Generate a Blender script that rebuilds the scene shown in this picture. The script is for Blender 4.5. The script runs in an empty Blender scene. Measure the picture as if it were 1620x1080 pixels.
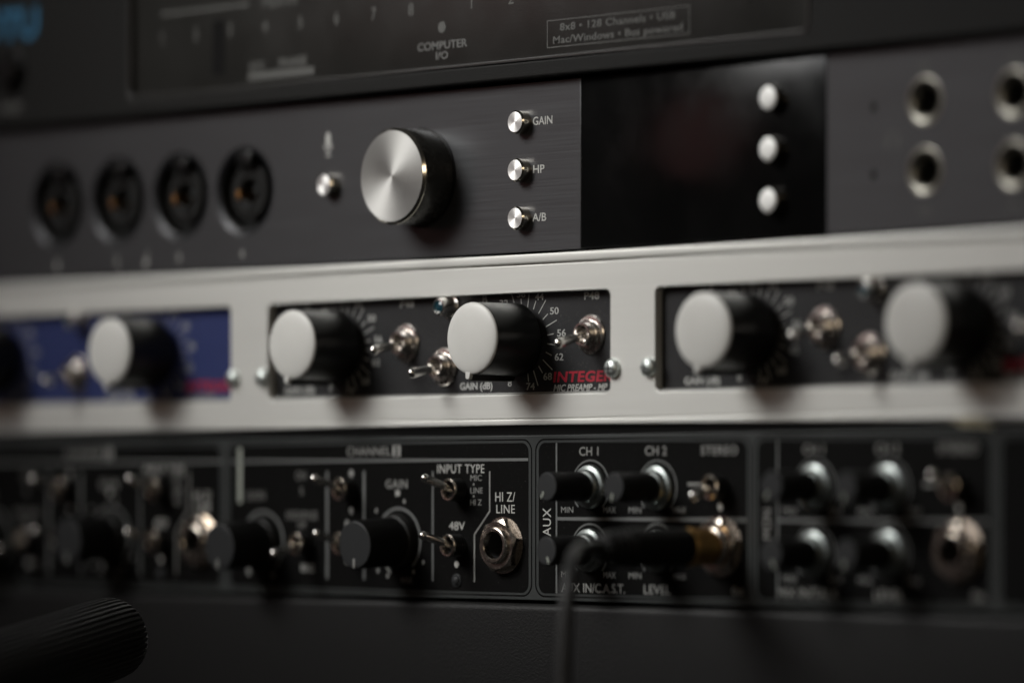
import bpy, bmesh, math, random
from mathutils import Vector, Matrix
random.seed(7)
S = bpy.context.scene
COL = S.collection
R = math.radians

# ------------------------------------------------------------------ camera (all sizes below in mm, scaled to metres)
TH = R(46.0); DIST = 1.138
cam_d = bpy.data.cameras.new('camera'); cam = bpy.data.objects.new('camera', cam_d); COL.objects.link(cam)
cam.location = (DIST*math.sin(TH), -DIST*math.cos(TH), 0.0283)
cam.rotation_euler = (R(90), 0, TH)
cam_d.sensor_width = 36.0; cam_d.lens = 6940/1620*36.0
cam_d.shift_y = 230/1620
cam_d.clip_start = 0.01; cam_d.clip_end = 50
cam_d.dof.use_dof = True
cam_d.dof.focus_distance = 1.133
cam_d.dof.aperture_fstop = 3.8
cam_d.dof.aperture_ratio = 1.22
S.camera = cam

# ------------------------------------------------------------------ dim room and lamps
W = bpy.data.worlds.new('World'); S.world = W; W.use_nodes = True
W.node_tree.nodes['Background'].inputs[0].default_value = (1.0, 0.97, 0.93, 1)
W.node_tree.nodes['Background'].inputs[1].default_value = 0.012

def aim(o, tgt):
    d = Vector(tgt) - o.location
    o.rotation_euler = d.to_track_quat('-Z', 'Y').to_euler()

def area(name, loc, tgt, size, power, color, spread=180, size_y=None):
    l = bpy.data.lights.new(name, 'AREA'); o = bpy.data.objects.new(name, l); COL.objects.link(o)
    l.shape = 'RECTANGLE'; l.size = size; l.size_y = size_y or size
    l.energy = power; l.color = color; l.spread = R(spread)
    o.location = loc; aim(o, tgt); return o

k = bpy.data.lights.new('key_lamp', 'SPOT'); ko = bpy.data.objects.new('key_lamp', k); COL.objects.link(ko)
ko.location = (-0.25, -0.41, 0.45); aim(ko, (-0.005, 0, 0.076))
k.energy = 23.5; k.spot_size = R(39); k.spot_blend = 1.0; k.shadow_soft_size = 0.18; k.color = (1.0, 0.99, 0.955)
area('soft_fill', (-0.55, -1.55, 1.15), (0.03, 0, 0.08), 1.0, 5.6, (0.97, 0.97, 1.0), size_y=0.7)  # added unseen soft light for sheen and fill, not a known window
area('red_reflection_light', (-0.76, -0.86, 0.285), (0.07, 0, 0.13), 0.36, 0.11, (1.0, 0.42, 0.40)).data.shape = 'ELLIPSE'  # added light standing in for an unseen reddish thing mirrored in the panels
area('warm_room_lamp', (1.25, -1.45, 0.55), (0.0, 0, 0.08), 0.35, 2.4, (1.0, 0.82, 0.60))
S.view_settings.view_transform = 'Standard'; S.view_settings.look = 'None'
S.view_settings.exposure = 0.0; S.view_settings.gamma = 1.0
S.cycles.use_denoising = True
S.cycles.max_bounces = 8

# ------------------------------------------------------------------ materials
def new_mat(name):
    m = bpy.data.materials.new(name); m.use_nodes = True
    return m, m.node_tree.nodes, m.node_tree.links, m.node_tree.nodes['Principled BSDF']

def mat(name, col, rough=0.5, metal=0.0, spec=0.5, var=0.0, var_scale=300, grain=0.0, grain_scale=4000, brush=None,
        dust=0.0, coat=0.0, aniso=0.0, rvar=0.0, rings=0.0):
    m, n, l, b = new_mat(name)
    b.inputs['Base Color'].default_value = (*col, 1); b.inputs['Roughness'].default_value = rough
    b.inputs['Metallic'].default_value = metal; b.inputs['Specular IOR Level'].default_value = spec
    b.inputs['Coat Weight'].default_value = coat
    tc = n.new('ShaderNodeTexCoord')
    src = tc.outputs['Object']
    if brush:
        mp = n.new('ShaderNodeMapping'); mp.inputs['Scale'].default_value = brush
        l.new(src, mp.inputs['Vector']); bsrc = mp.outputs['Vector']
    nz = None
    if var or dust or rvar:
        nz = n.new('ShaderNodeTexNoise'); nz.inputs['Scale'].default_value = 1 if brush else var_scale
        nz.inputs['Detail'].default_value = 5; nz.inputs['Roughness'].default_value = 0.62
        l.new(bsrc if brush else src, nz.inputs['Vector'])
    if var:
        mx = n.new('ShaderNodeMix'); mx.data_type = 'RGBA'
        mx.inputs['A'].default_value = (*[max(0, c*(1-var)) for c in col], 1)
        mx.inputs['B'].default_value = (*[min(1, c*(1+var)) for c in col], 1)
        l.new(nz.outputs['Fac'], mx.inputs['Factor'])
        out = mx.outputs['Result']
        if dust:
            n2 = n.new('ShaderNodeTexNoise'); n2.inputs['Scale'].default_value = 2100; n2.inputs['Detail'].default_value = 2.5
            l.new(src, n2.inputs['Vector'])
            cr = n.new('ShaderNodeValToRGB'); cr.color_ramp.elements[0].position = 0.665; cr.color_ramp.elements[1].position = 0.73
            cr.color_ramp.elements[1].color = (dust, dust, dust, 1)
            l.new(n2.outputs['Fac'], cr.inputs['Fac'])
            m2 = n.new('ShaderNodeMix'); m2.data_type = 'RGBA'; m2.inputs['B'].default_value = (0.35, 0.34, 0.32, 1)
            l.new(out, m2.inputs['A']); l.new(cr.outputs['Color'], m2.inputs['Factor']); out = m2.outputs['Result']
        l.new(out, b.inputs['Base Color'])
    if rvar:
        mr = n.new('ShaderNodeMapRange'); mr.inputs['From Min'].default_value = 0.3; mr.inputs['From Max'].default_value = 0.7
        mr.inputs['To Min'].default_value = max(0.02, rough-rvar); mr.inputs['To Max'].default_value = rough+rvar
        l.new(nz.outputs['Fac'], mr.inputs['Value']); l.new(mr.outputs['Result'], b.inputs['Roughness'])
    if grain:
        g = n.new('ShaderNodeTexNoise'); g.inputs['Scale'].default_value = 1 if brush else grain_scale
        g.inputs['Detail'].default_value = 3
        l.new(bsrc if brush else src, g.inputs['Vector'])
        bp = n.new('ShaderNodeBump'); bp.inputs['Strength'].default_value = grain; bp.inputs['Distance'].default_value = 0.00012
        l.new(g.outputs['Fac'], bp.inputs['Height']); l.new(bp.outputs['Normal'], b.inputs['Normal'])
    if rings:      # fine turning marks round the object's own axis
        vm = n.new('ShaderNodeVectorMath'); vm.operation = 'MULTIPLY'; vm.inputs[1].default_value = (1, 0, 1)
        ln = n.new('ShaderNodeVectorMath'); ln.operation = 'LENGTH'
        n1 = n.new('ShaderNodeTexNoise'); n1.noise_dimensions = '1D'; n1.inputs['Scale'].default_value = 4200; n1.inputs['Detail'].default_value = 3
        bp = n.new('ShaderNodeBump'); bp.inputs['Strength'].default_value = rings; bp.inputs['Distance'].default_value = 0.0001
        l.new(src, vm.inputs[0]); l.new(vm.outputs['Vector'], ln.inputs[0]); l.new(ln.outputs['Value'], n1.inputs['W'])
        l.new(n1.outputs['Fac'], bp.inputs['Height']); l.new(bp.outputs['Normal'], b.inputs['Normal'])
    if aniso:
        b.inputs['Anisotropic'].default_value = aniso; b.inputs['Anisotropic Rotation'].default_value = 0.25
        tg = n.new('ShaderNodeTangent'); tg.direction_type = 'RADIAL'; tg.axis = 'Y'
        l.new(tg.outputs['Tangent'], b.inputs['Tangent'])
    return m

M = dict(
    motu=mat('black_grained_plastic', (0.0078, 0.0076, 0.0070), 0.6, spec=0.18, grain=0.55, grain_scale=2600, var=0.3, var_scale=900),
    motu_win=mat('black_satin_window', (0.0185, 0.0180, 0.0165), 0.32, spec=0.6, grain=0.35, grain_scale=3000, var=0.35, var_scale=40, rvar=0.06),
    motu_edge=mat('black_gloss_edge', (0.03, 0.03, 0.029), 0.3, spec=0.6, var=0.2),
    rim_dark=mat('dark_anodised_rim', (0.016, 0.016, 0.018), 0.38, metal=0.5, var=0.2),
    matte_dark=mat('matte_black', (0.004, 0.004, 0.004), 0.5, spec=0.12, var=0.2),
    brushed=mat('dark_brushed_aluminium', (0.080, 0.081, 0.085), 0.40, metal=0.65, brush=(28, 600, 2600), var=0.2, grain=0.2, rvar=0.05),
    glass=mat('black_display_glass', (0.003, 0.003, 0.003), 0.2, spec=0.3, var=0.4, var_scale=32, rvar=0.11),
    steel=mat('turned_steel', (0.43, 0.425, 0.41), 0.6, metal=1.0, aniso=0.62, var=0.07, var_scale=160, rings=0.10, rvar=0.05),
    btn_steel=mat('turned_button_steel', (0.92, 0.91, 0.89), 0.55, metal=1.0, aniso=0.6, var=0.03, var_scale=300, rings=0.05),
    btn_lit=mat('lit_button_steel', (0.93, 0.93, 0.91), 0.55, metal=0.25, var=0.03),  # the button steel again, with its reflected light painted in as a paler colour
    steel_edge=mat('polished_steel_edge', (0.62, 0.58, 0.50), 0.16, metal=1.0, var=0.05),
    knob_side=mat('black_polished_side', (0.050, 0.049, 0.045), 0.25, metal=0.6, var=0.5, var_scale=250, rvar=0.1, dust=0.4),
    silver=mat('silver_brushed_frame', (0.66, 0.66, 0.63), 0.46, metal=0.35, brush=(14, 600, 2200), var=0.055, grain=0.10, rvar=0.04),
    mod_black=mat('black_painted_panel', (0.020, 0.020, 0.021), 0.46, spec=0.25, grain=0.25, grain_scale=5000, var=0.2, dust=0.18),
    mod_blue=mat('blue_painted_panel', (0.026, 0.036, 0.115), 0.46, spec=0.25, grain=0.2, grain_scale=5000, var=0.15),
    cap=mat('off_white_plastic', (0.58, 0.575, 0.55), 0.42, var=0.07, var_scale=140, grain=0.14, grain_scale=2500, rvar=0.08),
    black=mat('black_plastic', (0.0045, 0.0045, 0.0045), 0.36, spec=0.3, var=0.3, grain=0.15, rvar=0.05),
    rubber=mat('black_rubber', (0.0055, 0.0055, 0.0055), 0.6, spec=0.2, var=0.3, grain=0.2, grain_scale=3000),
    grip=mat('black_grip_rubber', (0.012, 0.012, 0.012), 0.5, spec=0.3, var=0.3, grain=0.2, grain_scale=3000),
    gap=mat('black_void_metal', (0.006, 0.006, 0.006), 0.7, var=0.2),
    nickel=mat('nickel_plate', (0.70, 0.63, 0.55), 0.2, metal=1.0, var=0.08, var_scale=700, rvar=0.08),
    chrome=mat('chrome_lever', (0.68, 0.66, 0.63), 0.22, metal=1.0, var=0.06, rvar=0.05),
    nut=mat('bronzed_nickel', (0.60, 0.54, 0.475), 0.24, metal=1.0, var=0.08, var_scale=500, rvar=0.07),
    mod_nut=mat('nickel_silver', (0.60, 0.565, 0.53), 0.26, metal=1.0, var=0.08, var_scale=500, rvar=0.08),
    zinc=mat('zinc_screw', (0.58, 0.62, 0.60), 0.42, metal=0.9, var=0.08, rvar=0.08),
    potnut=mat('satin_zinc', (0.30, 0.325, 0.315), 0.38, metal=1.0, var=0.08, rvar=0.06),
    gold=mat('brass_plug', (0.62, 0.38, 0.14), 0.38, metal=1.0, var=0.08, rvar=0.06),
    strip=mat('dark_grey_powder_coat', (0.036, 0.039, 0.0385), 0.5, spec=0.22, grain=0.6, grain_scale=3200, var=0.35, var_scale=2500),
    strip_black=mat('black_silkscreen', (0.0026, 0.0025, 0.0024), 0.6, spec=0.07, grain=0.3, grain_scale=4200, var=0.2, dust=0.10),
    lower=mat('black_leatherette_coat', (0.0082, 0.0082, 0.0082), 0.50, spec=0.2, grain=1.0, grain_scale=1900, var=0.35, var_scale=1800),
    ink=mat('grey_white_ink', (0.42, 0.42, 0.40), 0.6, var=0.25, var_scale=2500),
    ink_dim=mat('grey_ink', (0.22, 0.22, 0.21), 0.6, var=0.2, var_scale=2500),
    ink_tick=mat('pale_grey_ink', (0.34, 0.34, 0.325), 0.6, var=0.2, var_scale=2500),
    ink_low=mat('low_grey_ink', (0.13, 0.13, 0.125), 0.6, var=0.2, var_scale=2500),
    ink_faint=mat('faint_grey_ink', (0.085, 0.085, 0.08), 0.6, var=0.2, var_scale=2500),
    rule=mat('grey_ink_rule', (0.115, 0.119, 0.117), 0.6, var=0.2, var_scale=2500),
    red_ink=mat('red_ink', (0.34, 0.011, 0.028), 0.5, var=0.1),
    blue_ink=mat('blue_ink', (0.020, 0.12, 0.22), 0.5, var=0.1),
    pale_bar=mat('pale_green_grey_ink', (0.30, 0.32, 0.28), 0.6, var=0.1),
    lens=mat('dark_teal_lens', (0.010, 0.040, 0.055), 0.08, coat=0.6, var=0.3),
    face=mat('dark_grey_knob_face', (0.021, 0.022, 0.023), 0.55, spec=0.25, grain=0.2, grain_scale=3000, var=0.12),
    socket=mat('charcoal_socket_plastic', (0.011, 0.011, 0.0105), 0.5, spec=0.2, var=0.15),
    brass=mat('brass_contact', (0.36, 0.17, 0.055), 0.4, metal=1.0, var=0.1),
    cable=mat('black_cable_rubber', (0.024, 0.024, 0.024), 0.5, spec=0.3, var=0.3, grain=0.3, grain_scale=1500),
    tape=mat('cream_tape', (0.42, 0.38, 0.27), 0.7, var=0.1),
)

# ------------------------------------------------------------------ mesh helpers
def fin(me, m, angle=32):
    me.shade_smooth()
    me.set_sharp_from_angle(angle=R(angle))
    me.materials.clear()
    me.materials.append(m)
    return me

def from_bm(bm, name, m, angle=32):
    bmesh.ops.recalc_face_normals(bm, faces=bm.faces)
    me = bpy.data.meshes.new(name); bm.to_mesh(me); bm.free()
    return fin(me, m, angle)

WLOC = {}
def put(name, me, parent, loc):
    o = bpy.data.objects.new(name, me); COL.objects.link(o)
    w = Vector(loc)*0.001
    if parent is not None:
        o.parent = parent; o.location = w - WLOC[parent.name]
    else:
        o.location = w
    WLOC[o.name] = w
    return o

def thing(name, label, cat, loc, group=None):
    o = put(name, None, None, loc); o['label'] = label; o['category'] = cat
    o.empty_display_size = 0.01
    if group: o['group'] = group
    return o

def lathe(name, prof, m, seg=48, axis=(0, -1, 0), angle=32, mod=None):
    """prof = [(radius, height along axis)] in mm; axis defaults to straight out of the panel"""
    ax = Vector(axis).normalized()
    up = Vector((0, 0, 1)) if abs(ax.z) < 0.9 else Vector((1, 0, 0))
    e1 = ax.cross(up).normalized(); e2 = e1.cross(ax).normalized()
    bm = bmesh.new(); rings = []
    for r, h in prof:
        if r < 1e-6:
            rings.append([bm.verts.new(ax*h*0.001)])
        else:
            ring = []
            for i in range(seg):
                a = 2*math.pi*i/seg
                rr = r*(mod(i, r, h) if mod else 1)
                ring.append(bm.verts.new((ax*h + (e1*math.cos(a) + e2*math.sin(a))*rr)*0.001))
            rings.append(ring)
    for a, b in zip(rings, rings[1:]):
        if len(a) == 1 and len(b) == 1: continue
        for i in range(seg):
            j = (i+1) % seg
            if len(a) == 1: bm.faces.new((a[0], b[i], b[j]))
            elif len(b) == 1: bm.faces.new((a[i], b[0], a[j]))
            else: bm.faces.new((a[i], b[i], b[j], a[j]))
    return from_bm(bm, name, m, angle)

def tube(name, pts, rads, m, seg=20):
    pts = [Vector(p) for p in pts]; bm = bmesh.new(); rings = []
    t0 = (pts[1]-pts[0]).normalized(); nrm = t0.orthogonal().normalized()
    for i, p in enumerate(pts):
        t = (pts[min(i+1, len(pts)-1)] - pts[max(i-1, 0)]).normalized()
        nrm = (nrm - t*nrm.dot(t)).normalized(); bn = t.cross(nrm)
        rings.append([bm.verts.new((p + (nrm*math.cos(2*math.pi*k/seg) + bn*math.sin(2*math.pi*k/seg))*rads[i])*0.001) for k in range(seg)])
    for a, b in zip(rings, rings[1:]):
        for k in range(seg):
            bm.faces.new((a[k], a[(k+1) % seg], b[(k+1) % seg], b[k]))
    bm.faces.new(rings[0][::-1]); bm.faces.new(rings[-1])
    return from_bm(bm, name, m, 50)

def smooth_path(p, n=10):
    p = [Vector(x) for x in p]; q = [p[0]*2-p[1]] + p + [p[-1]*2-p[-2]]; out = []
    for i in range(1, len(q)-2):
        for s in range(n):
            t = s/n; a, b, c, d = q[i-1], q[i], q[i+1], q[i+2]
            out.append(0.5*((2*b) + (c-a)*t + (2*a-5*b+4*c-d)*t*t + (3*b-a-3*c+d)*t**3))
    out.append(p[-1]); return out

def rrect(x0, x1, z0, z1, r=0.0, n=6):
    if r <= 0: return [(x0, z0), (x1, z0), (x1, z1), (x0, z1)]
    pts = []
    for cx, cz, a0 in ((x1-r, z0+r, -90), (x1-r, z1-r, 0), (x0+r, z1-r, 90), (x0+r, z0+r, 180)):
        for k in range(n+1):
            a = R(a0 + 90*k/n); pts.append((cx+r*math.cos(a), cz+r*math.sin(a)))
    return pts

def circ(x, z, r, n=40):
    return [(x+r*math.cos(2*math.pi*i/n), z+r*math.sin(2*math.pi*i/n)) for i in range(n)]

def curve_mesh(name, cu, m, y_front, y_back, bevel):
    o = bpy.data.objects.new(name, cu)
    me = bpy.data.meshes.new_from_object(o)
    bpy.data.objects.remove(o); bpy.data.curves.remove(cu)
    mid = (y_front+y_back)/2
    for v in me.vertices:
        x, y, z = v.co
        v.co = (x*0.001, (mid - z)*0.001, y*0.001)
    me.name = name
    return fin(me, m, 40)

def flat(name, splines, m, y_front, y_back, bevel=0.0, bres=2):
    """plate in the panel plane: first outline outside, others cut holes; front face at y_front"""
    cu = bpy.data.curves.new(name, 'CURVE'); cu.dimensions = '2D'; cu.fill_mode = 'BOTH'
    cu.extrude = max((y_back-y_front)/2 - bevel, 0.0001); cu.bevel_depth = bevel; cu.bevel_resolution = bres; cu.offset = -bevel
    for pts in splines:
        s = cu.splines.new('POLY'); s.points.add(len(pts)-1); s.use_cyclic_u = True
        for q, p in zip(s.points, pts): q.co = (p[0], p[1], 0, 1)
    return curve_mesh(name, cu, m, y_front, y_back, bevel)

def box(name, x0, x1, y0, y1, z0, z1, m, bevel=0.0, seg=2):
    bm = bmesh.new(); bmesh.ops.create_cube(bm, size=1)
    for v in bm.verts:
        v.co = ((x0+x1)/2 + v.co.x*(x1-x0), (y0+y1)/2 + v.co.y*(y1-y0), (z0+z1)/2 + v.co.z*(z1-z0))
    if bevel: bmesh.ops.bevel(bm, geom=list(bm.edges), offset=bevel, segments=seg, affect='EDGES', profile=0.5)
    for v in bm.verts: v.co *= 0.001
    return from_bm(bm, name, m, 32)

_H = None
def text_mesh(txt, h, m, xs=1.0, shear=0.0, weight=0.0, spacing=1.0, align='CENTER', rot=0, w=None):
    global _H
    def mk(t):
        cu = bpy.data.curves.new('lettering', 'FONT'); cu.body = t; cu.size = 1.0
        cu.align_x = align; cu.align_y = 'CENTER' if False else 'TOP_BASELINE'
        return cu
    if _H is None:
        cu = mk('H'); o = bpy.data.objects.new('t', cu); me = bpy.data.meshes.new_from_object(o)
        ys = [v.co.y for v in me.vertices]; _H = (max(ys)-min(ys), min(ys))
        bpy.data.objects.remove(o); bpy.data.meshes.remove(me); bpy.data.curves.remove(cu)
    cu = mk(txt); sc = h/_H[0]
    cu.size = sc; cu.shear = shear; cu.offset = weight; cu.space_character = spacing; cu.resolution_u = 3
    cu.extrude = 0.03
    o = bpy.data.objects.new('t', cu); me = bpy.data.meshes.new_from_object(o)
    bpy.data.objects.remove(o); bpy.data.curves.remove(cu)
    if w:
        xv = [v.co.x for v in me.vertices]; xs = w/(max(xv)-min(xv))
    for v in me.vertices:
        x, y, z = v.co; x *= xs; y = y - _H[1]*sc - h/2
        if rot: x, y = -y, x
        v.co = (x*0.001, -z*0.001, y*0.001)
    me.name = 'lettering'
    me.materials.clear(); me.materials.append(m)
    return me

def text(parent, txt, x, z, h, m, y=0.0, **kw):
    return put('lettering', text_mesh(txt, h, m, **kw), parent, (x, y-0.06, z))

def dot(parent, x, z, r, m, y=0.0, name='printed_dot'):
    return put(name, lathe(name, [(r, 0), (r, 0.06), (0, 0.06)], m, 20), parent, (x, y-0.03, z))

def line(parent, pts, w, m, y=0.0, name='rule_line'):
    """a printed rule along a polyline of panel points"""
    L, Rr = [], []
    for i, p in enumerate(pts):
        p = Vector(p); a = Vector(pts[max(i-1, 0)]); b = Vector(pts[min(i+1, len(pts)-1)])
        d0 = (p-a).normalized() if i > 0 else (b-p).normalized(); d1 = (b-p).normalized() if i < len(pts)-1 else d0
        t = (d0+d1).normalized(); nn = Vector((-t.y, t.x)); k = 1/max(0.5, nn.dot(Vector((-d0.y, d0.x))))
        L.append(tuple(p+nn*w/2*k)); Rr.append(tuple(p-nn*w/2*k))
    cx = sum(p[0] for p in pts)/len(pts); cz = sum(p[1] for p in pts)/len(pts)
    poly = [(q[0]-cx, q[1]-cz) for q in L + Rr[::-1]]
    return put(name, flat(name, [poly], m, -0.09, 0.1), parent, (cx, y, cz))

def arc(cx, cz, r, a0, a1, n=40):
    return [(cx + r*math.sin(R(a0+(a1-a0)*i/n)), cz + r*math.cos(R(a0+(a1-a0)*i/n))) for i in range(n+1)]

def hexnut(name, rc, rin, thick, m, twist=10):
    """hexagonal nut with chamfered corners standing out of the panel"""
    bm = bmesh.new(); seg = 72; rings = []
    ap = rc*math.cos(R(30))
    def hexr(a): return ap/math.cos((a % R(60)) - R(30))
    def ring(f, h): return [bm.verts.new((f(i)*math.cos(2*math.pi*i/seg+R(twist))*0.001, -h*0.001, f(i)*math.sin(2*math.pi*i/seg+R(twist))*0.001)) for i in range(seg)]
    ha = lambda i: hexr(2*math.pi*i/seg)
    rings.append(ring(ha, 0))
    rings.append([bm.verts.new((ha(i)*math.cos(2*math.pi*i/seg+R(twist))*0.001, -(thick-(ha(i)-ap)*0.55-0.12)*0.001, ha(i)*math.sin(2*math.pi*i/seg+R(twist))*0.001)) for i in range(seg)])
    rings.append(ring(lambda i: ap*0.985, thick))
    rings.append(ring(lambda i: rin, thick))
    rings.append(ring(lambda i: rin, 0))
    for a, b in zip(rings, rings[1:]):
        for i in range(seg): bm.faces.new((a[i], b[i], b[(i+1) % seg], a[(i+1) % seg]))
    return from_bm(bm, name, m, 25)

# ------------------------------------------------------------------ shared component meshes
XL, XR = -270.0, 212.0            # rack ears

ME = {}
# turned steel push button (cap + dark side) 
ME['btn_face'] = lathe('button_face', [(2.62, 2.86), (1.5, 2.86), (0, 2.86)], M['btn_steel'], 40)
ME['btn_lit'] = lathe('button_face', [(2.8, 2.8), (2.7, 2.95), (1.5, 3.05), (0, 3.1)], M['btn_lit'], 40, angle=60)
ME['btn_body'] = lathe('push_button', [(3.05, 0), (3.05, 2.4), (2.62, 2.85), (2.4, 2.7), (0, 2.7)], M['steel_edge'], 40)
# toggle: washer + nut + bushing
def bushing(name, washer, r0, h, ri, m):
    pr = []
    if washer: pr += [(washer, 0), (washer, 0.45), (washer-0.35, 0.75), (r0+0.75, 0.85), (r0+0.7, 1.7), (r0+0.35, 2.0)]
    else: pr += [(r0+0.05, 0)]
    hh = pr[-1][1]
    n = 5
    for i in range(n):
        a = hh + (h-0.3-hh)*i/n; pr += [(r0, a), (r0-0.18, a + (h-0.3-hh)/n*0.5)]
    pr += [(r0, h-0.25), (r0-0.15, h), (ri+0.25, h), (ri, h-0.3), (ri*0.9, h-2.2), (0, h-2.2)]
    return lathe(name, pr, m, 40, angle=28)
ME['mod_toggle'] = bushing('toggle_switch', 5.1, 3.0, 3.7, 2.15, M['mod_nut'])
ME['strip_toggle'] = bushing('toggle_switch', 0, 2.9, 4.2, 2.25, M['black'])
ME['strip_ring'] = lathe('bushing_ring', [(2.92, 3.75), (2.9, 4.25), (2.7, 4.42), (2.4, 4.40), (2.2, 4.0), (2.1, 2.6)], M['nut'], 40)

def lever(tip, start, r0=0.85, r1=1.2):
    d = Vector(tip)-Vector(start); L = d.length; s0 = Vector(start)*0.001
    pr = [(0, -0.3), (r0, -0.3), (r0, 0.5)]
    for i in range(1, 7): pr.append((r0+(r1-r0)*i/6, 0.5+(L-0.5-r1)*i/6))
    for i in range(1, 7): pr.append((r1*math.cos(R(90*i/6)) if i < 6 else 0, L-r1+r1*math.sin(R(90*i/6))))
    me = lathe('lever', pr, M['chrome'], 24, axis=d, angle=40)
    me.transform(Matrix.Translation(s0)); return me

# quarter inch jack
ME['jack_tube'] = lathe('jack_socket', [(4.7, 0), (4.7, 2.4), (4.55, 2.55), (4.7, 2.75), (4.55, 2.95), (4.7, 3.15), (4.55, 3.35), (4.7, 3.55), (4.6, 3.85), (4.35, 4.0), (3.75, 4.0), (3.5, 3.7), (3.3, 2.5), (3.25, 0.3)], M['nut'], 56, angle=24)
ME['jack_bore'] = lathe('bore', [(3.26, 2.4), (3.2, -14), (0, -14)], M['gap'], 32)
ME['jack_nut'] = hexnut('hex_nut', 7.15, 4.75, 2.5, M['nut'], 14)
ME['jack_washer'] = lathe('washer', [(7.4, 0), (7.4, 0.3), (4.8, 0.35)], M['nut'], 48)

def jack(parent, x, z, y=0.0):
    j = put('jack_socket', ME['jack_tube'], parent, (x, y, z))
    hn = put('hex_nut', ME['jack_nut'], j, (x, y-0.35, z)); hn.rotation_euler.y = R(0 if abs(x+3.1) < 1 else random.uniform(-9, 9)); put('washer', ME['jack_washer'], j, (x, y, z)); put('bore', ME['jack_bore'], j, (x, y, z))
    return j

# white capped preamp knob with a pointer pointing down
ME['cap_body'] = lathe('gain_knob', [(3, 0), (9.3, 0)] + [(9.45, 0.2), (9.3, 14.0), (9.35, 14.9), (9.2, 15.15), (0, 15.15)], M['black'], 72)
ME['cap'] = lathe('knob_cap', [(9.22, 14.6), (9.25, 15.4)] + [(9.2*math.cos(R(a)), 15.4 + 1.3*math.sin(R(a))) for a in range(8, 90, 9)] + [(0, 16.7)], M['cap'], 72, angle=50)
def pointer(length0, length1, w, r0, r1, ang, m, name):
    a = R(ang); bm = bmesh.new(); vs = []
    rad = Vector((math.sin(a), 0, math.cos(a))); tan = Vector((math.cos(a), 0, -math.sin(a)))
    for h in (length0, length1):
        for rr in (r0, r1):
            for s in (-1, 1):
                k = w if rr == r0 else w*0.6
                vs.append(bm.verts.new((rad*rr + tan*s*k/2 + Vector((0, -h, 0)))*0.001))
    q = vs
    for f in ((0, 1, 3, 2), (4, 6, 7, 5), (0, 4, 5, 1), (2, 3, 7, 6), (0, 2, 6, 4), (1, 5, 7, 3)): bm.faces.new([q[i] for i in f])
    bmesh.ops.bevel(bm, geom=list(bm.edges), offset=0.00015, segments=2, affect='EDGES')
    return from_bm(bm, name, m)
ME['cap_tab'] = pointer(14.7, 15.9, 2.2, 8.6, 10.55, 191, M['cap'], 'pointer_tab')
ME['cap_ridge'] = pointer(-0.6, 14.9, 1.8, 8.8, 10.75, 191, M['black'], 'pointer_ridge')
ME['cap_line'] = pointer(0.4, 14.8, 0.75, 10.5, 10.95, 191, M['ink_dim'], 'pointer_line')
ME['cap_shaft'] = lathe('shaft', [(3.1, -5), (3.1, 1)], M['nickel'], 24)

def cap_knob(parent, x, z):
    kx = put('gain_knob', ME['cap_body'], parent, (x, -0.8, z))
    for n, key in (('knob_cap', 'cap'), ('pointer_tab', 'cap_tab'), ('pointer_ridge', 'cap_ridge'), ('pointer_line', 'cap_line'), ('shaft', 'cap_shaft')):
        put(n, ME[key], kx, (x, -0.8, z))
    kx.rotation_euler.y = R(random.uniform(-4, 4))
    return kx

# ------------------------------------------------------------------ 1. top unit: black interface with printed window
t = thing('midi_interface', 'black rack unit along the top edge with numbered lights and a printed recessed window', 'rack unit', (-29, 0, 133.6))
WX0, WX1, WZ0, WZ1 = -153.5, 106.5, 138.0, 173.5
put('faceplate', flat('faceplate', [rrect(XL, XR, 133.4, 177.3, 1.0), rrect(WX0, WX1, WZ0, WZ1, 2.2)], M['motu'], -3.2, 3.0, 0.75, 4), t, (0, 0, 0))
put('window_panel', box('window_panel', WX0-1.5, WX1+1.5, -1.55, 1.4, WZ0-1.5, WZ1+1.5, M['motu_win'], 0.1), t, (0, 0, 0))
put('chassis', box('chassis', -250, 192, 3.2, 160, 134.2, 176.8, M['gap']), t, (0, 0, 0))
wy = -1.55
put('window_edge', flat('window_edge', [rrect(WX0-0.2, WX1+0.2, WZ0-0.2, WZ1+0.2, 2.4), rrect(WX0+0.75, WX1-0.75, WZ0+0.75, WZ1-0.75, 1.6)], M['motu_edge'], -3.5, 0.5, 0.3, 3), t, (0, 0, 0))
for grp in (-140.5, -13.5):
    for i in range(8):
        text(t, str(i+1), grp+14.8*i, 154.8, 3.1, M['ink_faint'], wy, weight=0.06)
line(t, [(-141, 161.5), (-103, 161.5)], 0.9, M['ink_faint'], wy); line(t, [(-77, 161.5), (-31, 161.5)], 0.9, M['ink_faint'], wy)
text(t, 'MIDI IN', -90, 161.5, 3.0, M['ink_faint'], wy, weight=0.1)
text(t, 'MIDI OUT', 38, 161.5, 3.0, M['ink_faint'], wy, weight=0.1)
line(t, [(-16, 161.5), (22, 161.5)], 0.9, M['ink_faint'], wy); line(t, [(54, 161.5), (96, 161.5)], 0.9, M['ink_faint'], wy)
dot(t, -24.9, 149.2, 1.5, M['ink_faint'], wy, 'status_light')
text(t, 'COMPUTER', -24.9, 144.5, 2.0, M['ink_low'], wy, weight=0.05, w=19.2)
text(t, 'I/O', -24.9, 141.8, 1.9, M['ink_low'], wy, weight=0.05, w=4.7)
bx = [rrect(14.6, 65.2, 140.8, 147.9, 0.1), rrect(14.85, 64.95, 141.05, 147.65, 0.1)]
put('printed_box', flat('printed_box', bx, M['ink_faint'], wy-0.06, wy+0.2), t, (0, 0, 0))
text(t, '8x8 \u2022 128 Channels \u2022 USB', 39.8, 145.9, 1.8, M['ink_faint'], wy, weight=0.05, spacing=1.06, w=41)
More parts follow.
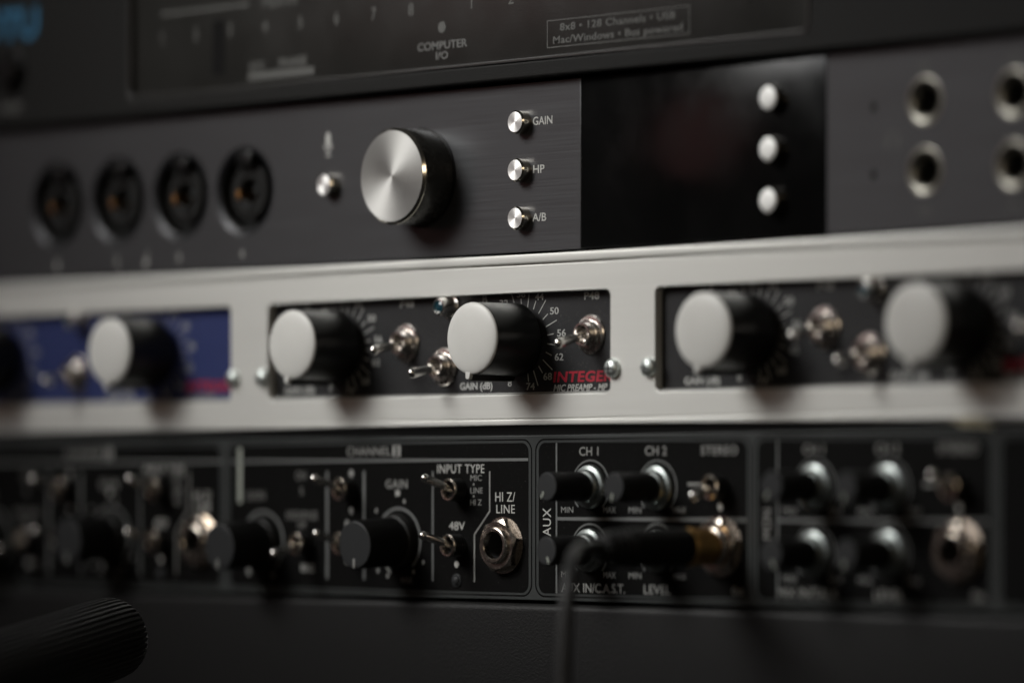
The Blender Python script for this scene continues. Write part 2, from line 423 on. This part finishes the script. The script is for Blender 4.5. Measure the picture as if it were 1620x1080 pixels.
text(t, 'Mac/Windows \u2022 Bus powered', 39.8, 142.7, 1.8, M['ink_faint'], wy, weight=0.05, spacing=1.04, w=46)
put('dark_reflection', flat('dark_reflection', [rrect(-118.4, -113.2, 142.6, 158, 0.4)], M['matte_dark'], wy-0.05, wy+0.2), t, (0, 0, 0))  # dark reflection on the window, painted as a flat strip
bx = [rrect(-103.2, -75.8, 140.4, 142.4, 0.2)]
put('printed_bar', flat('printed_bar', bx, M['ink_faint'], wy-0.05, wy+0.2), t, (0, 0, 0))
text(t, 'MTC', -99.3, 143.9, 2.2, M['ink_faint'], wy, weight=0.1)
text(t, 'PHASE', -84.5, 144.3, 2.3, M['ink_faint'], wy, weight=0.12, xs=1.2)
text(t, 'MOTU', -194.6, 163.4, 8.2, M['blue_ink'], -3.2, weight=0.5, align='RIGHT', xs=1.15)
pk = put('preset_button', lathe('preset_button', [(6.4, 0), (6.4, 0.6), (6.0, 0.9), (5.2, 0.9), (5.1, 0.3), (4.6, 0.3), (4.5, 2.6), (4.0, 3.2), (0, 3.3)], M['black'], 48), t, (-207.3, -3.2, 149.8))
text(t, 'PRESET', -207.5, 139.2, 2.3, M['ink_faint'], -3.2, weight=0.1)
for x in (XL+9, XR-9):
    for z in (139.5, 171):
        put('rack_screw', lathe('rack_screw', [(4.2, 0), (4.1, 1), (3, 2.1), (0, 2.4)], M['gap'], 24), t, (x, -3.2, z))

# ------------------------------------------------------------------ 2. dark grey interface with big knob
t = thing('audio_interface', 'dark grey brushed metal rack unit with big silver knob and black display', 'rack unit', (-29, 0, 89.0))
ZC = 110.1
combo_x = [-190.2, -162.3, -134.4, -106.7]
hp = [(140.5, 119.4), (140.5, 102.8), (167.4, 119.4), (167.4, 102.8)]
holes = [circ(x, ZC, 12.3, 56) for x in combo_x] + [circ(x, z, 5.75, 40) for x, z in hp]
DX0, DX1 = 25.3, 109.4
def plate_part(x0, x1, hs): return flat('faceplate', [rrect(x0, x1, 89.05, 132.7)] + hs, M['brushed'], 0.0, 4.0, 0.22, 2)
put('faceplate', plate_part(XL, DX0, holes[:4]), t, (0, 0, 0))
put('faceplate', plate_part(DX1, XR, holes[4:]), t, (0, 0, 0))
put('display', box('display', DX0+0.06, DX1-0.06, -0.05, 3.9, 89.1, 132.65, M['glass'], 0.18), t, (0, 0, 0))
put('chassis', box('chassis', -250, 192, 18.2, 170, 89.4, 132.4, M['gap']), t, (0, 0, 0))
put('backing', box('backing', -250, 192, 17.0, 18.0, 89.4, 132.4, M['gap']), t, (0, 0, 0))

socket = lathe('combo_jack', [(10.75, -0.6), (10.5, -0.8), (10.3, -6.5), (7.9, -6.5), (7.75, -1.6), (7.4, -1.3), (4.0, -1.25), (3.5, -1.6), (3.3, -12), (0, -12)], M['socket'], 56)
latch = box('latch', -3.3, 3.3, -0.4, 4.0, 6.6, 11.2, M['black'], 0.5)
contact = box('contact', -2.9, -1.5, -0.1, 6.0, -1.5, 0.7, M['brass'], 0.25)
slot = lathe('pin_hole', [(1.15, 0), (1.15, -0.35), (0, -0.35)], M['gap'], 20)
rim = lathe('rim', [(12.35, 0.0), (12.15, -0.05), (11.2, -0.32), (10.8, -0.6), (10.7, -2)], M['rim_dark'], 56)
cross = box('key_slot', -0.9, 0.9, -0.3, 1.0, -6.0, -2.6, M['gap'], 0.2)
cross2 = box('key_slot', 2.6, 5.4, -0.3, 1.0, -0.6, 0.9, M['gap'], 0.2)
for x in combo_x:
    c = put('combo_jack', socket, t, (x, 0.3, ZC))
    put('rim', rim, c, (x, 0, ZC)); put('latch', latch, c, (x, 0, ZC)); put('contact', contact, c, (x, -0.5, ZC-0.6))
    put('key_slot', cross, c, (x, 1.25, ZC)); put('key_slot', cross2, c, (x, 1.25, ZC))
    for a in (150, 30):
        put('pin_hole', slot, c, (x+5.6*math.cos(R(a)), 1.5-0.36, ZC+5.6*math.sin(R(a))))
for x, s in zip((-190.1, -162.6, -135.0, -107.6), '1234'):
    text(t, s, x, 92.8, 2.0, M['ink_tick'], 0, weight=0.08, w=1.5)
# small guitar symbol between labels 2 and 3
g = flat('guitar_symbol', [[(math.cos(R(a))*(0.85+0.18*math.cos(R(2*a))), math.sin(R(a))*(1.15)) for a in range(0, 360, 15)]], M['ink_tick'], -0.06, 0.1)
gs = put('guitar_symbol', g, t, (-149.6, 0, 91.9)); line(gs, [(-149.4, 92.3), (-148.4, 95.0)], 0.55, M['ink_dim'])

def steel_button(x, z, y=0.0):
    b = put('push_button', ME['btn_body'], t, (x, y, z)); put('button_face', ME['btn_face'], b, (x, y, z)); return b
steel_button(-70.4, 110.0)
for z, s, wd in ((122.5, 'GAIN', 7.2), (110.1, 'HP', 4.2), (97.7, 'A/B', 5.1)):
    steel_button(4.0, z)
    text(t, s, 7.7, z+0.1, 2.05, M['ink'], 0, align='LEFT', weight=0.03, w=wd)
for z in (123.1, 110.6, 98.1):
    b = put('push_button', ME['btn_body'], t, (92.7, -0.05, z)); put('button_face', ME['btn_lit'], b, (92.7, -0.05, z))
# microphone symbol
mc = flat('microphone_symbol', [rrect(-1.0, 1.0, -0.7, 3.3, 0.95)], M['ink'], -0.06, 0.1)
ms = put('microphone_symbol', mc, t, (-71.7, 0, 121.0))
line(ms, arc(-71.7, 121.2, 1.75, 95, 265, 12), 0.4, M['ink']); line(ms, [(-71.7, 119.5), (-71.7, 118.2)], 0.4, M['ink']); line(ms, [(-72.8, 118.1), (-70.6, 118.1)], 0.45, M['ink'])
# big knob
bk = put('volume_knob', lathe('volume_knob', [(12.2, 0.15), (12.75, 0.4), (12.75, 10.0), (12.72, 10.05)], M['knob_side'], 96), t, (-34.4, 0, 110.1))
put('knob_edge', lathe('knob_edge', [(12.74, 10.0), (12.7, 10.2), (12.0, 10.9)], M['steel_edge'], 96), bk, (-34.4, 0, 110.1))
put('knob_face', lathe('knob_face', [(12.01, 10.9), (9, 10.9), (5, 10.9), (1, 10.9), (0, 10.9)], M['steel'], 96), bk, (-34.4, 0, 110.1))
put('knob_base', lathe('knob_base', [(13.15, 0), (13.15, 0.5), (12.3, 0.6)], M['black'], 96), bk, (-34.4, 0, 110.1))
# headphone jacks
funnel = lathe('headphone_jack', [(5.85, 0.05), (5.6, 0.16), (5.0, 0.1), (4.4, -0.1), (3.9, -0.4), (3.45, -0.85), (3.2, -1.5), (3.15, -4)], M['potnut'], 48)
hbore = lathe('bore', [(3.2, -3.6), (3.2, -15), (0, -15)], M['gap'], 32)
fun2 = fin(funnel.copy(), mat('champagne_nickel', (0.24, 0.23, 0.20), 0.36, metal=1.0, var=0.08, rvar=0.06))
for x, z in hp:
    h = put('headphone_jack', fun2, t, (x, 0, z)); put('bore', hbore, h, (x, 0, z))
    text(t, 'HP' + str(1+hp.index((x, z))), x, z+8.3 if z > 110 else z-9.4, 1.7, M['ink_faint'], 0, weight=0.08)
hs = put('headphone_symbol', flat('headphone_symbol', [arc(0, 0, 2.1, -110, 110, 20) + arc(0, 0, 1.6, 110, -110, 20)], M['ink_faint'], -0.06, 0.1), t, (130.4, 0, 110.8))
for s in (-1, 1): line(hs, [(130.4+s*1.75, 109.0), (130.4+s*1.75, 111.0)], 1.1, M['ink_faint'])
pit = lathe('indicator_hole', [(0.9, 0.03), (0.7, -0.3), (0, -0.35)], M['gap'], 16)
for z in (119.0, 102.8): put('indicator_hole', lathe('indicator_hole', [(1.0, 0.0), (0.9, 0.08), (0, 0.08)], M['matte_dark'], 18), t, (124.4, 0, z))
for x in (XL+9, XR-9):
    for z in (95, 126.7): put('rack_screw', lathe('rack_screw', [(4.2, 0), (4.1, 1), (3, 2.1), (0, 2.4)], M['gap'], 24), t, (x, 0, z))

# ------------------------------------------------------------------ 3. silver frame
t = thing('rack_frame', 'silver metal rack frame whose rounded windows hold the preamp modules', 'rack frame', (-29, 0, 44.3))
CZ0, CZ1 = 52.2, 78.4
cuts = [(-243.6, -111.4), (-95.6, 36.8), (52.6, 184.8)]
put('faceplate', flat('faceplate', [rrect(XL, XR, 46.0, 85.55)] + [rrect(a, b, CZ0, CZ1, 1.7) for a, b in cuts], M['silver'], -1.0, 2.0, 0.22, 2), t, (0, 0, 0))
put('top_rail', box('top_rail', XL, XR, -1.45, 2.0, 85.95, 88.35, M['silver'], 0.42, 3), t, (0, 0, 0))
put('bottom_rail', box('bottom_rail', XL, XR, -1.15, 2.0, 44.25, 45.8, M['silver'], 0.3, 3), t, (0, 0, 0))
put('groove_backing', box('groove_backing', XL+1, XR-1, -0.35, 1.6, 85.3, 86.2, M['silver']), t, (0, 0, 0))
put('groove_backing', box('groove_backing', XL+1, XR-1, -0.7, 1.6, 45.6, 46.3, M['silver']), t, (0, 0, 0))
put('chassis', box('chassis', -250, 192, 8.0, 150, 45.2, 87.6, M['gap']), t, (0, 0, 0))
bm_prof = [(2.45, 0), (2.45, 0.55), (2.3, 1.05), (1.9, 1.5), (1.2, 1.85), (0.6, 1.95), (0, 1.98)]
scr = lathe('frame_screw', bm_prof, M['zinc'], 32, angle=60)
cslot = box('drive_slot', -1.35, 1.35, -0.05, 0.35, -0.22, 0.22, M['gap'], 0.08)
cslot2 = box('drive_slot', -0.22, 0.22, -0.05, 0.35, -1.35, 1.35, M['gap'], 0.08)
wash = lathe('washer', [(2.9, 0), (2.9, 0.25), (2.2, 0.3)], M['zinc'], 32)
for x in (-251.5, -109.8, -97.4, 38.0, 50.7, 193.0):
    s = put('frame_screw', scr, t, (x, -1.0, 58.3))
    put('drive_slot', cslot, s, (x, -3.0, 58.3)); put('drive_slot', cslot2, s, (x, -3.0, 58.3))

# ------------------------------------------------------------------ modules in the frame
GR = 'preamp modules in the silver frame'
PY = 1.6
lamp_bezel = lathe('indicator_lamp', [(3.3, 0), (3.3, 0.6), (2.5, 0.7), (2.45, 4.2), (2.25, 4.8), (1.75, 4.9), (1.6, 4.4)], M['chrome'], 40, angle=28)
lamp_lens = lathe('lens', [(1.65, 4.2), (1.5, 4.5), (0.8, 4.75), (0, 4.8)], M['lens'], 32, angle=60)
def module(name, label, x0, x1, kA, kB, lamp, tg, blue=False):
    t = thing(name, label, 'preamp module', ((x0+x1)/2, PY, CZ0), GR)
    put('panel', flat('panel', [rrect(x0-3, x1+3, CZ0-1.6, CZ1+1.6)], M['mod_blue'] if blue else M['mod_black'], PY, PY+1.8, 0.1), t, (0, 0, 0))
    put('circuit_box', box('circuit_box', x0-2, x1+2, PY+1.85, PY+5.0, CZ0-1, CZ1+1, M['gap']), t, (0, 0, 0))
    put('edge_strip', box('edge_strip', x0-2.5, x1+2.5, PY-0.9, PY-0.05, CZ0-1.2, CZ0+0.62, M['ink_dim'], 0.1), t, (0, 0, 0))
    for kx, ltr in ((kA, 'A'), (kB, 'B')):
        cap_knob(t, kx-0.9, 66.4)
        for i in range(23):
            a = -155 + 29.7*i/2
            ro = 10.9 if i % 2 == 0 else 12.9
            sn, cs = math.sin(R(a)), math.cos(R(a))
            line(t, [(kx+8.6*sn, 66.3+8.6*cs), (kx+ro*sn, 66.3+ro*cs)], 0.26, M['ink_tick'], PY, 'tick_mark')
        for i in range(12):
            a = -155 + 29.7*i
            rr = 12.9
            tx, tz = kx+0.3+(rr+0.6)*math.sin(R(a)), 66.3+(rr-0.8)*math.cos(R(a))
            text(t, str(8+6*i), tx, tz, 1.75, M['ink_tick'], PY, weight=0.03, w=1.5 if i == 0 else 3.15)
        text(t, 'GAIN (dB)', kx-18.1, 54.75, 1.75, M['ink'], PY, weight=0.05, w=12.3)
        text(t, ltr, kx-14.9, 78.0-0.6, 2.4, M['ink_dim'], PY, weight=0.08)
    il = put('indicator_lamp', lamp_bezel, t, (lamp[0], PY, lamp[1])); put('lens', lamp_lens, il, (lamp[0], PY, lamp[1]))
    for (x, z, dz) in tg:
        sw = put('toggle_switch', ME['mod_toggle'], t, (x, PY, z))
        put('lever', lever((0, -12.8, dz*1.05), (0, -1.8, 0), 0.95, 1.35), sw, (x, PY, z))
        if z > 63: text(t, 'P48', x+0.2, 77.1, 1.85, M['ink_tick'], PY, weight=0.05, w=5.4)
    rx = kB+10.2
    if blue:
        text(t, 'INTEGER', kB+10.8, 56.5, 2.5, M['red_ink'], PY, align='LEFT', shear=0.12, weight=0.12, w=21.5, spacing=1.06)
        text(t, 'MIC PREAMP', kB+11.5, 53.8, 1.5, M['ink_dim'], PY, align='LEFT', shear=0.25)
    else:
        text(t, 'INTEGER', kB+10.4, 56.55, 2.55, M['red_ink'], PY, align='LEFT', shear=0.12, weight=0.1, w=21.5, spacing=1.06)
        text(t, 'MIC PREAMP - MP', kB+10.6, 53.75, 1.65, M['ink'], PY, align='LEFT', shear=0.28, weight=0.04, w=19.6)
    return t
module('preamp_module', 'blue preamp module in the leftmost window of the silver frame', *cuts[0], -216.0, -145.0, (-181.0, 76.2),
       [(-182.9, 61.0, -2.4)], blue=True)
module('preamp_module', 'black preamp module in the middle window of the silver frame', *cuts[1], -67.0, 3.0, (-24.6, 75.6),
       [(-42.1, 66.6, -2.3), (-27.3, 60.0, -2.0), (27.4, 67.2, -2.7)])
module('preamp_module', 'black preamp module in the right window of the silver frame, beside the frame edge', *cuts[2], 84.6, 152.4, (124.0, 75.4),
       [(107.4, 66.9, -2.3), (121.9, 60.1, -2.0), (177.4, 67.2, -2.7)])

# ------------------------------------------------------------------ 4. channel strip
t = thing('channel_strip', 'black rack unit below the silver frame with toggles, small knobs and jack sockets', 'rack unit', (-29, 0, -0.9))
jx = [(-3.1, 13.2), (-125.1, 13.2), (74.3, 13.6), (151.3, 13.2)]
put('faceplate', flat('faceplate', [rrect(XL, XR, -0.9, 41.7)] + [circ(x, z, 4.0) for x, z in jx], M['strip'], 0.0, 3.0, 0.3, 2), t, (0, 0, 0))
put('chassis', box('chassis', -250, 192, 16.0, 170, -0.4, 41.0, M['gap']), t, (0, 0, 0))
put('backing', box('backing', -250, 192, 3.0, 15.9, -0.2, 40.8, M['gap']), t, (0, 0, 0)) if False else None
def section(x0, x1):
    """black printed field with a thin outline round it"""
    p = put('section_panel', flat('section_panel', [rrect(x0+1.35, x1-1.35, 1.0, 39.7, 2.4, 10)] + [circ(x, z, 4.05) for x, z in jx if x0 < x < x1], M['strip_black'], -0.05, 0.3), t, (0, 0, 0))
    put('border_line', flat('border_line', [rrect(x0, x1, 0.0, 40.75, 3.4, 10), rrect(x0+0.4, x1-0.4, 0.4, 40.35, 3.05, 10)], M['strip_black'], -0.05, 0.3), p, (0, 0, 0))
    return p
secs = [section(-236.6, -115.9), section(-113.9, 7.5), section(8.6, 84.5), section(85.5, 161.6), section(162.8, 206.5)]

knob_body = lathe('control_knob', [(2.5, 3.2), (3.5, 3.3), (3.75, 4.2), (3.7, 15.2), (3.45, 15.6), (0, 15.6)], M['rubber'], 48)
knob_face = lathe('knob_face', [(3.5, 15.6), (3.3, 15.75), (0, 15.8)], M['face'], 40)
pot_nut = lathe('pot_nut', [(5.6, 0), (5.6, 0.6), (5.3, 1.2), (4.4, 1.5), (4.3, 2.3), (3.9, 2.9), (2.9, 3.1), (2.8, 3.6)], M['potnut'], 48, angle=26)
mark = box('pointer_mark', -0.28, 0.28, -15.95, -15.5, -3.45, -1.6, M['pale_bar'], 0.1)
def small_knob(x, z, label_ang=195):
    a = put('control_knob', knob_body, t, (x, 0, z)); put('knob_face', knob_face, a, (x, 0, z)); put('pot_nut', pot_nut, a, (x, 0, z))
    o = put('pointer_mark', mark, a, (x, 0, z)); o.rotation_euler = (0, R(label_ang-180), 0)
    line(t, arc(x, z, 6.7, -140, 140, 44), 0.4, M['rule'], 0, 'scale_ring')
ribs = lambda i, r, h: 1.0 if r < 6.0 or h > 15.2 or h < 3.5 else (1.0 if i % 2 else 0.965)
big_body = lathe('gain_knob', [(3, 2.6), (6.5, 2.6), (6.55, 3.6), (6.45, 15.0), (6.2, 15.6), (0, 15.6)], M['rubber'], 96, mod=ribs, angle=20)
big_face = lathe('knob_face', [(6.2, 15.62), (5.9, 15.85), (0, 15.95)], M['face'], 56)
big_ring = lathe('collar_ring', [(7.2, 0.1), (7.25, 1.2), (6.9, 2.2), (6.2, 2.7), (4, 2.75)], M['socket'], 64)
big_mark = box('pointer_mark', -0.4, 0.4, -16.15, -15.4, -6.15, -3.7, M['ink_dim'], 0.1)
def big_knob(x, z, ang=190):
    a = put('gain_knob', big_body, t, (x, 0, z)); put('knob_face', big_face, a, (x, 0, z)); put('collar_ring', big_ring, a, (x, 0, z))
    o = put('pointer_mark', big_mark, a, (x, 0, z)); o.rotation_euler = (0, R(ang-180), 0)
    a.rotation_euler.x = R(3.5)
    line(t, arc(x, z, 8.6, -70, 140, 44), 0.75, M['rule'], 0, 'scale_ring')
    line(t, arc(x, z, 8.6, -140, -80, 14), 0.75, M['ink_faint'], 0, 'scale_ring')
def strip_toggle(x, z, dz, length=-11.2, dx=0):
    s = put('toggle_switch', ME['strip_toggle'], t, (x, 0, z)); put('bushing_ring', ME['strip_ring'], s, (x, 0, z))
    put('lever', lever((dx, length, dz), (0, -2.6, 0), 0.85, 1.25), s, (x, 0, z))

for off in (0.0, -122.0):
    num = '2' if off == 0 else '1'
    text(t, 'CHANNEL', -46.6+off, 37.9, 2.2, M['ink_dim'], 0, align='RIGHT', weight=0.03, w=17.5, spacing=1.08)
    bg = put('number_badge', flat('number_badge', [rrect(-46.0+off, -42.6+off, 36.4, 39.4, 0.25)], M['ink_dim'], -0.09, 0.1), t, (0, 0, 0))
    text(t, num, -44.3+off, 37.9, 2.1, M['strip_black'], -0.05, weight=0.06)
    line(t, [(-112.3+off, 35.4), (6.1+off, 35.4)], 0.75, M['rule'])
    for x in (-72.1, -57.2, -30.1): line(t, [(x+off, 32.5), (x+off, 3.5)], 0.62 if x > -40 else 1.0, M['rule'])
    line(t, [(-8.3+off, 32.4), (-8.3+off, 22.0), (-14.1+off, 15.9), (-14.1+off, 3.5)], 0.45, M['ink_dim'])
    for z in (25.7, 22.6): pass
    text(t, 'HI Z/', -2.6+off, 25.75, 2.4, M['ink'], 0, w=7.4, weight=0.0, spacing=1.05)
    text(t, 'LINE', -2.4+off, 22.6, 2.2, M['ink'], 0, w=6.9, weight=0.0, spacing=1.08)
    text(t, 'INPUT TYPE', -19.4+off, 33.1, 2.25, M['ink'], 0, w=18.0, weight=0.0, spacing=1.08)
    for s, z, wd in (('MIC', 30.7, 4.3), ('LINE', 27.4, 4.7), ('HI Z', 24.3, 4.3)): text(t, s, -15.8+off, z, 1.5, M['ink_dim'], 0, w=wd, align='LEFT')
    for z in (29.0, 25.9): dot(t, -14.4+off, z, 0.32, M['ink_dim'])
    text(t, '48V', -20.8+off, 18.1, 2.1, M['ink'], 0, w=6.1, weight=0.0)
    dot(t, -20.9+off, 8.0, 0.85, M['ink'])
    lp = put('status_lamp', lathe('status_lamp', [(1.75, 0), (1.75, 0.35), (1.45, 0.45), (1.3, 0.1), (1.2, 0.1), (1.1, 0.7), (0.6, 1.0), (0, 1.05)], M['face'], 32), t, (-20.8+off, 0, 3.8))
    strip_toggle(-19.7+off, 27.6, 3.3, -13.6); strip_toggle(-20.0+off, 13.0, 2.9, -13.9)
    strip_toggle(-62.8+off, 27.8, 3.0, -14.0); strip_toggle(-62.8+off, 13.2, 2.9, -13.2); strip_toggle(-80.6+off, 12.9, -2.9, -12.8)
    big_knob(-43.5+off, 14.0, 184); big_knob(-98.8+off, 13.0, 190)
    text(t, 'GAIN', -44.2+off, 29.1, 2.25, M['ink_dim'], 0, w=8.6, weight=0.03, spacing=1.1)
    text(t, '20', -43.9+off, 26.7, 1.3, M['ink'], 0, weight=0.1)
    for x, z in ((-41.2, 24.5), (-52.2, 22.0), (-54.2, 17.6), (-51.6, 6.0), (-37.6, 5.8), (-47.8, 4.6), (-33.8, 8.4)):
        dot(t, x+off, z, 0.55, M['ink_dim'])
    line(t, [(-48.2+off, 6.9), (-46.6+off, 5.4)], 0.7, M['ink_dim'])
    text(t, 'MAX', -40.4+off, 3.6, 1.5, M['ink_faint'], 0, weight=0.05)
    text(t, 'GAIN', -101.8+off, 26.0, 2.3, M['ink_faint'], 0, xs=1.0, weight=0.1)
    text(t, 'ON', -82.9+off, 31.4, 2.2, M['ink_faint'], 0, xs=0.9, weight=0.1)
    text(t, '%', -82.6+off, 27.2, 1.9, M['ink_faint'], 0, xs=0.9, weight=0.1)
    text(t, 'HIGHPASS', -82.6+off, 20.6, 2.2, M['ink_faint'], 0, xs=0.9, weight=0.1)
    text(t, 'OFF', -82.6+off, 17.9, 1.7, M['ink_faint'], 0, xs=0.9, weight=0.1)
    text(t, '80HZ', -80.2+off, 6.3, 1.8, M['ink_dim'], 0, xs=0.9, weight=0.1)
    dot(t, -62.3+off, 32.0, 1.0, M['ink_dim']); dot(t, -62.3+off, 22.0, 0.9, M['ink_dim']); dot(t, -64.0+off, 18.4, 0.9, M['ink_dim'])
    dot(t, -64.0+off, 8.4, 0.9, M['ink_dim'])
    dot(t, -104.8+off, 5.0, 0.9, M['ink_dim']); dot(t, -94.5+off, 4.2, 0.8, M['ink_faint'])
    line(t, [(-108.5+off, 39.0), (-108.5+off, 24.0)], 1.7, M['pale_bar'], 0, 'pale_bar')
    jack(t, -3.1+off, 13.2)

for off, full in ((0.0, True), (76.9, False)):
    line(t, [(16.5+off, 39.6), (16.5+off, 1.1)], 0.55, M['rule'])
    line(t, [(16.8+off, 20.2), (83.0+off, 20.2)], 0.85, M['rule'])
    text(t, 'AUX' if full else 'MON', 13.0+off, 19.3, 2.9, M['ink'] if full else M['ink_dim'], 0, rot=1, w=7.2, spacing=1.05)
    for s, x, wd in (('CH 1', 28.5, 6.9), ('CH 2', 52.0, 7.6), ('STEREO', 73.8, 12.5)): text(t, s, x+off, 37.4, 2.15, M['ink_dim'], 0, w=wd, weight=0.02)
    small_knob(28.8+off, 28.4, 214); small_knob(52.5+off, 28.2, 190); small_knob(28.6+off, 12.2, 160); small_knob(52.5+off, 12.4, 190)
    for s, x in (('MIN', 20.4), ('MAX', 35.6), ('MIN', 44.7), ('MAX', 60.2)):
        text(t, s, x+off, 22.5, 1.5, M['ink_dim'], 0, w=4.4); text(t, s, x+off, 6.0, 1.5, M['ink_dim'], 0, w=4.4)
    text(t, 'AUX IN/C.A.S.T.' if full else 'MIX IN/TALK', 41.3+off if full else 36.5+off, 2.6, 2.25, M['ink_dim'], 0, w=23 if full else 20, weight=0.02, align='RIGHT')
    text(t, 'LEVEL', 52.4+off, 2.6, 2.25, M['ink_dim'], 0, w=9.4, weight=0.02)
    text(t, 'Out', 80.0+off, 2.8, 1.9, M['ink_dim'], 0, xs=0.86, weight=0.05)
    dot(t, 74.2+off, 23.4, 0.85, M['ink'])
    line(t, [(63.0+off, 29.0), (70.0+off, 29.0)], 0.7, M['ink_dim'])
    strip_toggle(74.3+off, 28.3, -2.5 if full else 3.0, -11.0)
    jack(t, jx[2 if full else 3][0], jx[2 if full else 3][1])
for x in (XL+9, XR-9):
    for z in (6, 35): put('rack_screw', lathe('rack_screw', [(4.2, 0), (4.1, 1), (3, 2.1), (0, 2.4)], M['gap'], 24), t, (x, 0, z))

# ------------------------------------------------------------------ 5. plain black panel below
t = thing('blank_panel', 'plain matte black panel with a rounded top edge along the bottom of the photo', 'panel', (-29, 0, -46))
put('front', box('front', XL, XR, -2.2, 3, -46, -1.75, M['lower'], 1.9, 6), t, (0, 0, 0))
put('body', box('body', -250, 192, 3.1, 170, -45.5, -2.6, M['gap']), t, (0, 0, 0))

# ------------------------------------------------------------------ 6. cable with plug
X0, Z0 = 74.3, 13.6
t = thing('audio_cable', 'black audio cable with its brass jack plug pushed into a socket', 'cable', (X0, -4, Z0))
put('plug_barrel', lathe('plug_barrel', [(3.1, -8), (3.1, 1.0), (4.6, 1.0), (4.7, 1.6), (4.55, 2.2), (4.55, 7.2), (4.75, 7.5), (4.75, 8.6), (4.4, 9.0), (4.3, 9.4)], M['gold'], 48), t, (X0, -4, Z0))
slv = [(4.3, 9.3), (4.75, 9.5), (4.75, 29)] + sum([[(4.6-0.12*i, 29.6+2*i), (4.2-0.12*i, 30.0+2*i), (4.2-0.12*i, 30.9+2*i)] for i in range(4)], []) + [(3.7, 38), (2.2, 38.6)]
put('plug_sleeve', lathe('plug_sleeve', slv, M['rubber'], 40), t, (X0, -4, Z0))
path = smooth_path([(0, -36, 0), (1.5, -43, 0.2), (6, -52, -0.6), (12, -60, -4), (15.5, -64.5, -10), (17, -67, -20), (18, -68.5, -34), (19, -70, -60), (18, -72, -130)], 8)
put('cord', tube('cord', path, [1.85]*len(path), M['cable']), t, (X0, -4, Z0))

# ------------------------------------------------------------------ 7. ribbed grip in the lower left corner
ax = Vector((13.5, -46.5, -7.5)).normalized()
t = thing('ribbed_handle', 'black ribbed cylindrical grip with a rounded end in the lower left corner', 'handle', (-64, -70, -9.5))
gm = lambda i, r, h: (1.0 if i % 5 in (0, 1, 2) else 0.935) if (r > 8 and h > 2.5) else 1.0
pr = [(0, 0), (4, 0.05), (7.0, 0.5), (8.8, 1.5), (9.8, 2.6), (10.4, 4.2), (10.7, 7)] + [(10.8, 10+8*i) for i in range(14)]
put('grip', lathe('grip', pr, M['grip'], 220, axis=ax, mod=gm, angle=25), t, (-68.2, -74.3, -9.8))
put('stem', lathe('stem', [(6, 113), (6, 150), (0, 150)], M['black'], 32, axis=ax), t, (-68.2, -74.3, -9.8))

# ------------------------------------------------------------------ 8. scrap of tape in the gap under the frame
bm = bmesh.new()
for a, b in (((147.5, 151.5, 160.5, 163.5), 0.0),):
    vs = [bm.verts.new(Vector(p)*0.001) for p in ((149, -1.3, 44.2), (153, -1.4, 42.6), (163.5, -1.6, 42.1), (158, -1.3, 45.0))]
    f = bm.faces.new(vs)
    bmesh.ops.solidify(bm, geom=[f], thickness=0.00012)
me = from_bm(bm, 'tape_scrap', M['tape'])
o = put('tape_scrap', me, None, (0, 0, 0)); o['label'] = 'small scrap of cream tape in the gap below the silver frame'; o['category'] = 'tape'
